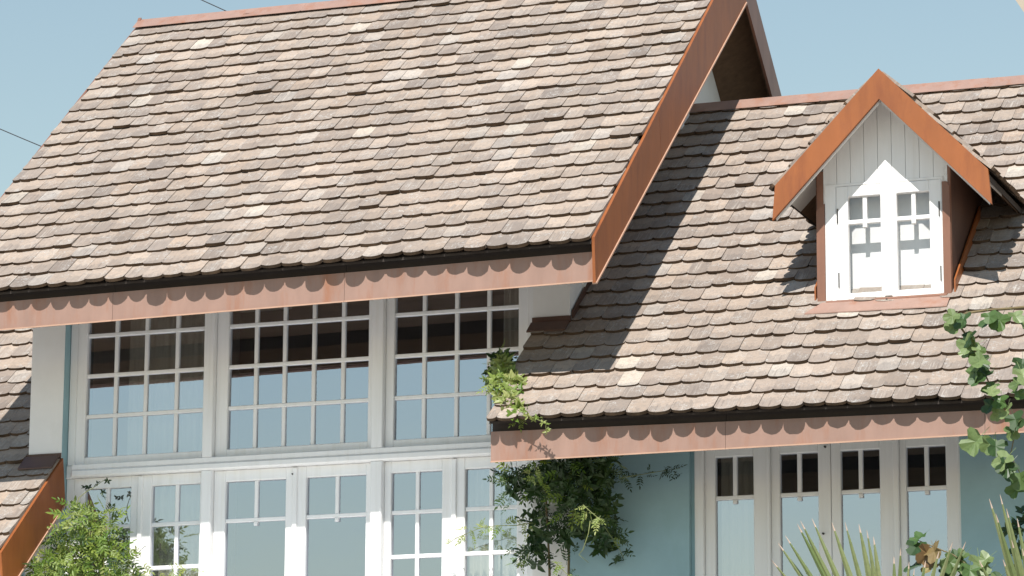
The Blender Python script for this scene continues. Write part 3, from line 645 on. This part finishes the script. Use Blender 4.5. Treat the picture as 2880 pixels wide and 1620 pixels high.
def put_leaves(plant, items, limit=300, name='leaf'):
    items = sorted(items, key=lambda it: -it[3]); rest = {}
    for k, (lm, pos, R, size) in enumerate(items):
        me, V, Fc, mt = lm; Mx = R @ Matrix.Scale(size, 4)
        if k < limit:
            o = bpy.data.objects.new(name, me); place(o, plant, pos); o.rotation_euler = R.to_euler(); o.scale = (size,)*3
        else:
            q = rest.setdefault(mt, [[], [], []]); b = len(q[0]); rv = rng.random()
            q[0] += [tuple(Mx @ Vector(p)+Vector(pos)) for p in V]; q[1] += [tuple(i+b for i in f) for f in Fc]; q[2] += [rv]*len(V)
    for mt, q in rest.items():
        o = build('foliage', q[0], q[1], mt, plant, None, attrs={'rnd': ('FLOAT', q[2])}); o['kind'] = 'stuff'
def in_poly(x, y, poly):
    c = False
    for (x1, y1), (x2, y2) in zip(poly, poly[1:]+poly[:1]):
        if (y1 > y) != (y2 > y) and x < (x2-x1)*(y-y1)/(y2-y1)+x1: c = not c
    return c
def sample_poly(poly):
    xs = [p[0] for p in poly]; ys = [p[1] for p in poly]
    while True:
        x, y = rng.uniform(min(xs), max(xs)), rng.uniform(min(ys), max(ys))
        if in_poly(x, y, poly): return x, y
def rand_rot(out=(0.2, -1, 0.5), spread=1.0):
    d = Vector(out).normalized()+Vector((rng.gauss(0, 1), rng.gauss(0, 1), rng.gauss(0, 1)))*0.45*spread
    f = Vector((rng.uniform(-1, 1), rng.uniform(-.6, .3), rng.uniform(-1, .5)))
    return rot_to(f, d, rng.uniform(-.5, .5))
def stems(plant, paths, r0, r1, mat='stem'):
    for p in paths: MB().tube(p, r0, r1, 6).out('stem', mat, plant, smooth=True)

# climbing shrub at the left window
SH = empty('climbing_shrub', (-12.3, 24.5, 4.27)); tag(SH, 'bushy light green climbing shrub covering the lower corner of the tall window', 'shrub')
poly = [(205, 1412), (262, 1440), (300, 1430), (330, 1462), (312, 1500), (350, 1545), (392, 1590), (400, 1680), (60, 1680), (110, 1580), (150, 1490), (190, 1455)]
its = []
for k in range(520):
    x, y = sample_poly(poly); Y = 24.62+rng.uniform(-.22, .22); p = on_y(x, y, Y)
    its.append((rng.choice(rng.choices([LM_A, LM_B, LM_C], [6, 2.2, 2])[0]), p, rand_rot((.1, -1, .75)), rng.uniform(.10, .165)))
for k in range(26):                          # thin outer sprays
    x, y = rng.uniform(330, 560), rng.uniform(1545, 1625)
    if y < 1545+(560-x)*.0+(x-330)*.22: continue
    its.append((rng.choice(LM_B), on_y(x, y, 24.6), rand_rot(), rng.uniform(.07, .12)))
put_leaves(SH, its)
b0 = on_y(230, 1640, 24.65)
st = [[(b0[0]+dx*.5, 24.7, 4.26), (b0[0]+dx, 24.66, 4.7), tuple(on_y(x, y, 24.64))] for dx, x, y in ((0, 230, 1450), (.12, 300, 1480), (-.15, 170, 1540))]
st.append([tuple(on_y(*q)) for q in ((215, 1420, 24.66), (222, 1400, 24.7), (240, 1385, 24.75), (262, 1372, 24.8), (290, 1352, 24.85), (305, 1352, 24.86))])
stems(SH, st[:3], .016, .005); stems(SH, st[3:], .004, .002, 'stem_green')
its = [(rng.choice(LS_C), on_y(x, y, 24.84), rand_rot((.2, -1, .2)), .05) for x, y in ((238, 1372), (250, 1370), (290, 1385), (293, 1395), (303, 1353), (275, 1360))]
put_leaves(SH, its)

# vine on the wing roof corner and under the eave
VN = empty('climbing_vine', (-8.7, 24.7, 0)); tag(VN, 'wisteria like vine spilling over the roof corner and hanging dark beneath the eave', 'vine')
its = []
poly_roof = [(1408, 1000), (1432, 1015), (1448, 1055), (1475, 1068), (1476, 1088), (1455, 1110), (1470, 1140), (1485, 1170), (1450, 1178), (1430, 1172), (1412, 1150), (1392, 1115), (1384, 1070), (1395, 1035)]
for k in range(170):
    x, y = sample_poly(poly_roof); Y = 24.03+(1190-y)/190*.62-rng.uniform(.03, .16)
    its.append((rng.choice(rng.choices([LS_A, LS_B, LM_B], [2, 6, 2])[0]), on_y(x, y, Y), rand_rot((.1, -.9, .8)), rng.uniform(.06, .115)))
for k in range(26):
    x, y = sample_poly([(1368, 1050), (1385, 1000), (1425, 995), (1470, 1020), (1465, 1045), (1430, 1030), (1400, 1060), (1385, 1100), (1372, 1110)]); its.append((rng.choice(LS_C if y < 1080 else LS_A), on_y(x, y, 24.72+rng.uniform(-.1, .1)), rand_rot((-.2, -1, .4)), rng.uniform(.06, .10)))
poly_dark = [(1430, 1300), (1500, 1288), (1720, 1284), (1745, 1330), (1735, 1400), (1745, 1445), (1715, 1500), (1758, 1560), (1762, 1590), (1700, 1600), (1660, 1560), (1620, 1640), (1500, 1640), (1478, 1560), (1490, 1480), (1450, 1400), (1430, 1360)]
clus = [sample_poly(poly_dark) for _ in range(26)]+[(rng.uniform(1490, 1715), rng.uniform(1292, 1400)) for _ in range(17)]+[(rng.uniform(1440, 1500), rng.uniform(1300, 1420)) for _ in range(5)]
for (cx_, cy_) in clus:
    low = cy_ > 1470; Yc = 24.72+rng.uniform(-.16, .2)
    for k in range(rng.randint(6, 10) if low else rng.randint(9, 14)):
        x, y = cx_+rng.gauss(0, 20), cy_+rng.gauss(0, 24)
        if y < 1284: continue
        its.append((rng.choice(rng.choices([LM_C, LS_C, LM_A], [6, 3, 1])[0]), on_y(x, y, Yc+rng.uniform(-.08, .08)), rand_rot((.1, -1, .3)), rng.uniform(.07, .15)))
def sprig(pts, Y0, Y1, lms, n, size, jit=12):
    path = []
    for i, (x, y) in enumerate(pts): path.append(tuple(on_y(x, y, Y0+(Y1-Y0)*i/(len(pts)-1))))
    for k in range(n):
        t = (k+rng.random())/n*(len(pts)-1); i = min(int(t), len(pts)-2); fr = t-i
        x = pts[i][0]*(1-fr)+pts[i+1][0]*fr+rng.uniform(-jit, jit); y = pts[i][1]*(1-fr)+pts[i+1][1]*fr+rng.uniform(-jit, jit); Y = Y0+(Y1-Y0)*t/(len(pts)-1)
        its.append((rng.choice(lms), on_y(x, y, Y), rand_rot((.1, -1, .5)), size*rng.uniform(.75, 1.2)))
    stems(VN, [path], .0038, .0018, 'stem_green')
sprig([(1500, 1470), (1450, 1478), (1400, 1478), (1350, 1485), (1310, 1502)], 24.75, 24.86, LM_A+LM_B, 22, .085)
sprig([(1310, 1502), (1280, 1515), (1260, 1530)], 24.86, 24.9, LM_B, 6, .05, 6)
sprig([(1520, 1310), (1470, 1330), (1448, 1350), (1432, 1385)], 24.6, 24.75, LM_C+LM_A, 12, .10)
sprig([(1500, 1295), (1512, 1330), (1525, 1360)], 24.2, 24.25, LM_B+LM_A, 12, .075, 14)
sprig([(1490, 1520), (1470, 1560), (1445, 1590)], 24.7, 24.8, LM_A, 9, .08)
sprig([(1640, 1420), (1662, 1440), (1680, 1455), (1700, 1462)], 24.14, 24.12, LM_B, 9, .085, 12)
sprig([(1660, 1465), (1655, 1500), (1640, 1545), (1628, 1560), (1655, 1582)], 24.13, 24.12, LM_B, 0, .05, 4)
sprig([(1740, 1345), (1800, 1335), (1860, 1325), (1910, 1318)], 24.6, 24.9, LM_C, 16, .085, 14)
sprig([(1450, 1150), (1500, 1175), (1535, 1190), (1536, 1225)], 23.88, 23.86, LS_B, 9, .045, 8)
sprig([(1700, 1480), (1740, 1540), (1755, 1570)], 24.6, 24.6, LM_C, 10, .09, 10)
sprig([(1560, 1580), (1600, 1620), (1660, 1640)], 24.5, 24.5, LM_A+LM_C, 9, .09, 12)
put_leaves(VN, its)
bx = on_y(1540, 1600, 24.8)
stems(VN, [[(bx[0], 24.85, 0), (bx[0]+.05, 24.85, 3), (bx[0], 24.84, 5.2), tuple(on_y(1530, 1300, 24.8)), tuple(on_y(1450, 1200, 24.25))],
           [(bx[0]+.2, 24.85, 0), (bx[0]+.12, 24.87, 3), tuple(on_y(1600, 1500, 24.85)), tuple(on_y(1640, 1320, 24.8))],
           [tuple(on_y(1430, 1050, 24.55)), tuple(on_y(1425, 1090, 24.4)), tuple(on_y(1440, 1130, 24.2)), tuple(on_y(1455, 1165, 24.0)), tuple(on_y(1450, 1200, 24.25))]], .014, .006)

# vine with large lobed leaves on the right
YV = 21.6
LV = empty('lobed_leaf_vine', (-3.2, YV, 0)); tag(LV, 'trailing vine with large lobed leaves hanging in front of the roof end', 'vine')
its = []
def lob(x, y, s, lm=LL, out=(.1, -.8, .9), Y=YV):
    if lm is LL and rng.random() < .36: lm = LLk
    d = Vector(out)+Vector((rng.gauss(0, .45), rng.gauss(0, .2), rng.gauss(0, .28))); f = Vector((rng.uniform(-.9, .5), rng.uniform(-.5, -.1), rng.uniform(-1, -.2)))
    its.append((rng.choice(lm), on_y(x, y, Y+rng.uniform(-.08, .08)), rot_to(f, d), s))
PATH = [(2900, 862), (2840, 868), (2780, 872), (2720, 880), (2690, 890), (2705, 925), (2730, 960), (2748, 1000), (2765, 1040), (2785, 1085), (2812, 1130), (2835, 1165), (2860, 1205), (2850, 1240), (2842, 1280), (2868, 1330)]
for (x, y), s in zip([(2690, 880), (2715, 885), (2700, 905), (2780, 880), (2800, 895), (2820, 885), (2850, 880), (2870, 900), (2735, 935), (2722, 945), (2745, 965), (2760, 975), (2738, 985), (2752, 1005), (2770, 1010), (2745, 1030), (2785, 1045), (2765, 1060), (2800, 1080), (2780, 1095), (2815, 1115), (2795, 1130), (2835, 1140), (2812, 1150), (2850, 1165), (2870, 1185), (2842, 1200), (2862, 1100), (2870, 1040), (2872, 1070), (2875, 1010)], [.128]*40):
    lob(x, y, s*rng.uniform(.75, 1.15))
for (x, y), s in zip([(2760, 1225), (2800, 1240), (2838, 1280), (2845, 1300), (2868, 1330), (2870, 1365), (2835, 1320), (2790, 1235)], [.17, .15, .14, .13, .13, .12, .1, .12]): lob(x, y, s)
for k in range(34):                           # clump at the foot of the picture
    x, y = sample_poly([(2560, 1510), (2600, 1500), (2640, 1560), (2760, 1545), (2850, 1590), (2860, 1680), (2600, 1680), (2580, 1580), (2548, 1545)]); lob(x, y, rng.uniform(.10, .16), LLd if (2570 < x < 2660 and y < 1590 and rng.random() < .75) else LL, Y=21.2)
for k in range(14): lob(rng.uniform(2835, 2880), rng.uniform(1440, 1600), rng.uniform(.06, .1), LS_C, Y=21.9)
put_leaves(LV, its)
right = on_y(3010, 1000, YV)
stems(LV, [[(right[0], YV, 0), (right[0]+.05, YV, 3.0), (right[0]-.03, YV, right[2]), tuple(on_y(2960, 875, YV))]+[tuple(on_y(x, y, YV)) for x, y in PATH]], .011, .003)
stems(LV, [[(right[0]-.1, 21.4, 0), tuple(on_y(2900, 1900, 21.3)), tuple(on_y(2790, 1640, 21.2)), tuple(on_y(2680, 1560, 21.2)), tuple(on_y(2570, 1515, 21.2))]], .010, .003)

# fan palm
YPM = 20.6
PM = empty('fan_palm', (0, 0, 0)); hub = on_y(2516, 2004, YPM); hub2 = on_y(2960, 2000, YPM)
PM.location = (hub[0]+.25, YPM+.3, 0); WORLD_LOC[PM.name] = np.array((hub[0]+.25, YPM+.3, 0))
tag(PM, 'fan palm with stiff pointed green blades rising in front of the narrow windows', 'palm')
crown = (hub[0]+.25, YPM+.3, hub[2]-.55)
MB().tube([(crown[0], crown[1], 0), (crown[0]+.03, crown[1], crown[2]*.5), crown], .15, .11, 12).out('trunk', 'bark', PM, smooth=True)
def blade(hubp, tip, w, parent, bend=0.05):
    a, b = np.array(hubp), np.array(tip); d = b-a; Ln = np.linalg.norm(d); d /= Ln; s = np.cross(d, (0, -1, 0.15)); s /= np.linalg.norm(s); n = np.cross(s, d)
    if n[1] > 0: n = -n
    V = []; prof = [(0, .25), (.25, .8), (.5, 1.0), (.72, .8), (.88, .45), (.955, .22), (1.0, .05)]
    for t, k in prof:
        c = a+d*Ln*t-n*bend*math.sin(t*2)*Ln*.3
        for sx, nn in ((-1, -.5), (0, 0.25), (1, -.5), (0, -.35)): V.append(c+s*sx*w*k/2+n*nn*w*k*.5)
    Fc = []; mi = []
    for i in range(len(prof)-1):
        for k in range(4): Fc.append((i*4+k, i*4+(k+1) % 4, i*4+4+(k+1) % 4, i*4+4+k)); mi.append(1 if i >= 5 else 0)
    return build('blade', V, Fc, ['palm', 'palm_tip'], parent, None, mi)
kz = 0.372671
def fan(tips, hubp, w):
    lf = MB().tube([crown, (np.array(crown)+np.array(hubp))/2+np.array((0, 0, .05)), tuple(hubp)], .018, .012, 8).out('leaf', 'stem_green', PM)
    for (x, y) in tips:
        p = on_y(1920+x*kz, 1080+y*kz, YPM+rng.uniform(-.25, .12)); blade(hubp, p, w*rng.uniform(.85, 1.15), lf)
fan([(670, 1330), (715, 1195), (770, 1140), (862, 1055), (885, 1030), (970, 1010), (1120, 1040), (1220, 1040), (1325, 1055), (1385, 1100), (1435, 1150), (1590, 1300), (1640, 1240), (1705, 1340), (1745, 1390), (1830, 1330), (1930, 1260), (2030, 1195), (2130, 1190)], hub, .044)
fan([(2235, 1330), (2310, 865), (2360, 980), (2390, 830), (2440, 940), (2520, 1010), (2415, 1325), (2480, 1180), (2560, 1240)], hub2, .044)

# ------------------------------------------------------------------ wires in the sky and the board at the right
for (x0, y0, x1, y1), lab in zip(((-500, 140, 900, 715), (150, -205, 1200, 265)), ('thin dark overhead cable meeting the sloping roof verge', 'thin dark overhead cable passing behind the roof ridge')):
    a, b = on_y(x0, y0, 46.0), on_y(x1, y1, 46.0); pts = [a+(b-a)*t+np.array((0, 0, -.10*4*t*(1-t))) for t in np.linspace(0, 1, 13)]
    o = MB().tube(pts, .0075, .0075, 6).out('overhead_cable', 'wire', None); tag(o, lab, 'cable', 'overhead cables')
AW = empty('sloping_board', (-1.2, 16.5, 0)); tag(AW, 'beige sloping board on a post just showing against the open blue sky', 'board')
a, b = on_y(2852, -6, 16.5), on_y(2890, 50, 16.5); d = b-a
nn = np.array((-d[2], 0, d[0])); nn *= (.16 if nn[0] > 0 else -.16)/np.linalg.norm(nn)
q = [a-d*7, b+d*7, b+d*7+nn, a-d*7+nn]
MB().prism(q, (0, .05, 0)).out('board', 'canvas', AW)
pr = b+d*6.4+nn*.5; MB().box(pr[0]-.05, pr[0]+.05, 16.552, 16.65, 0, pr[2]).out('post', 'canvas', AW)
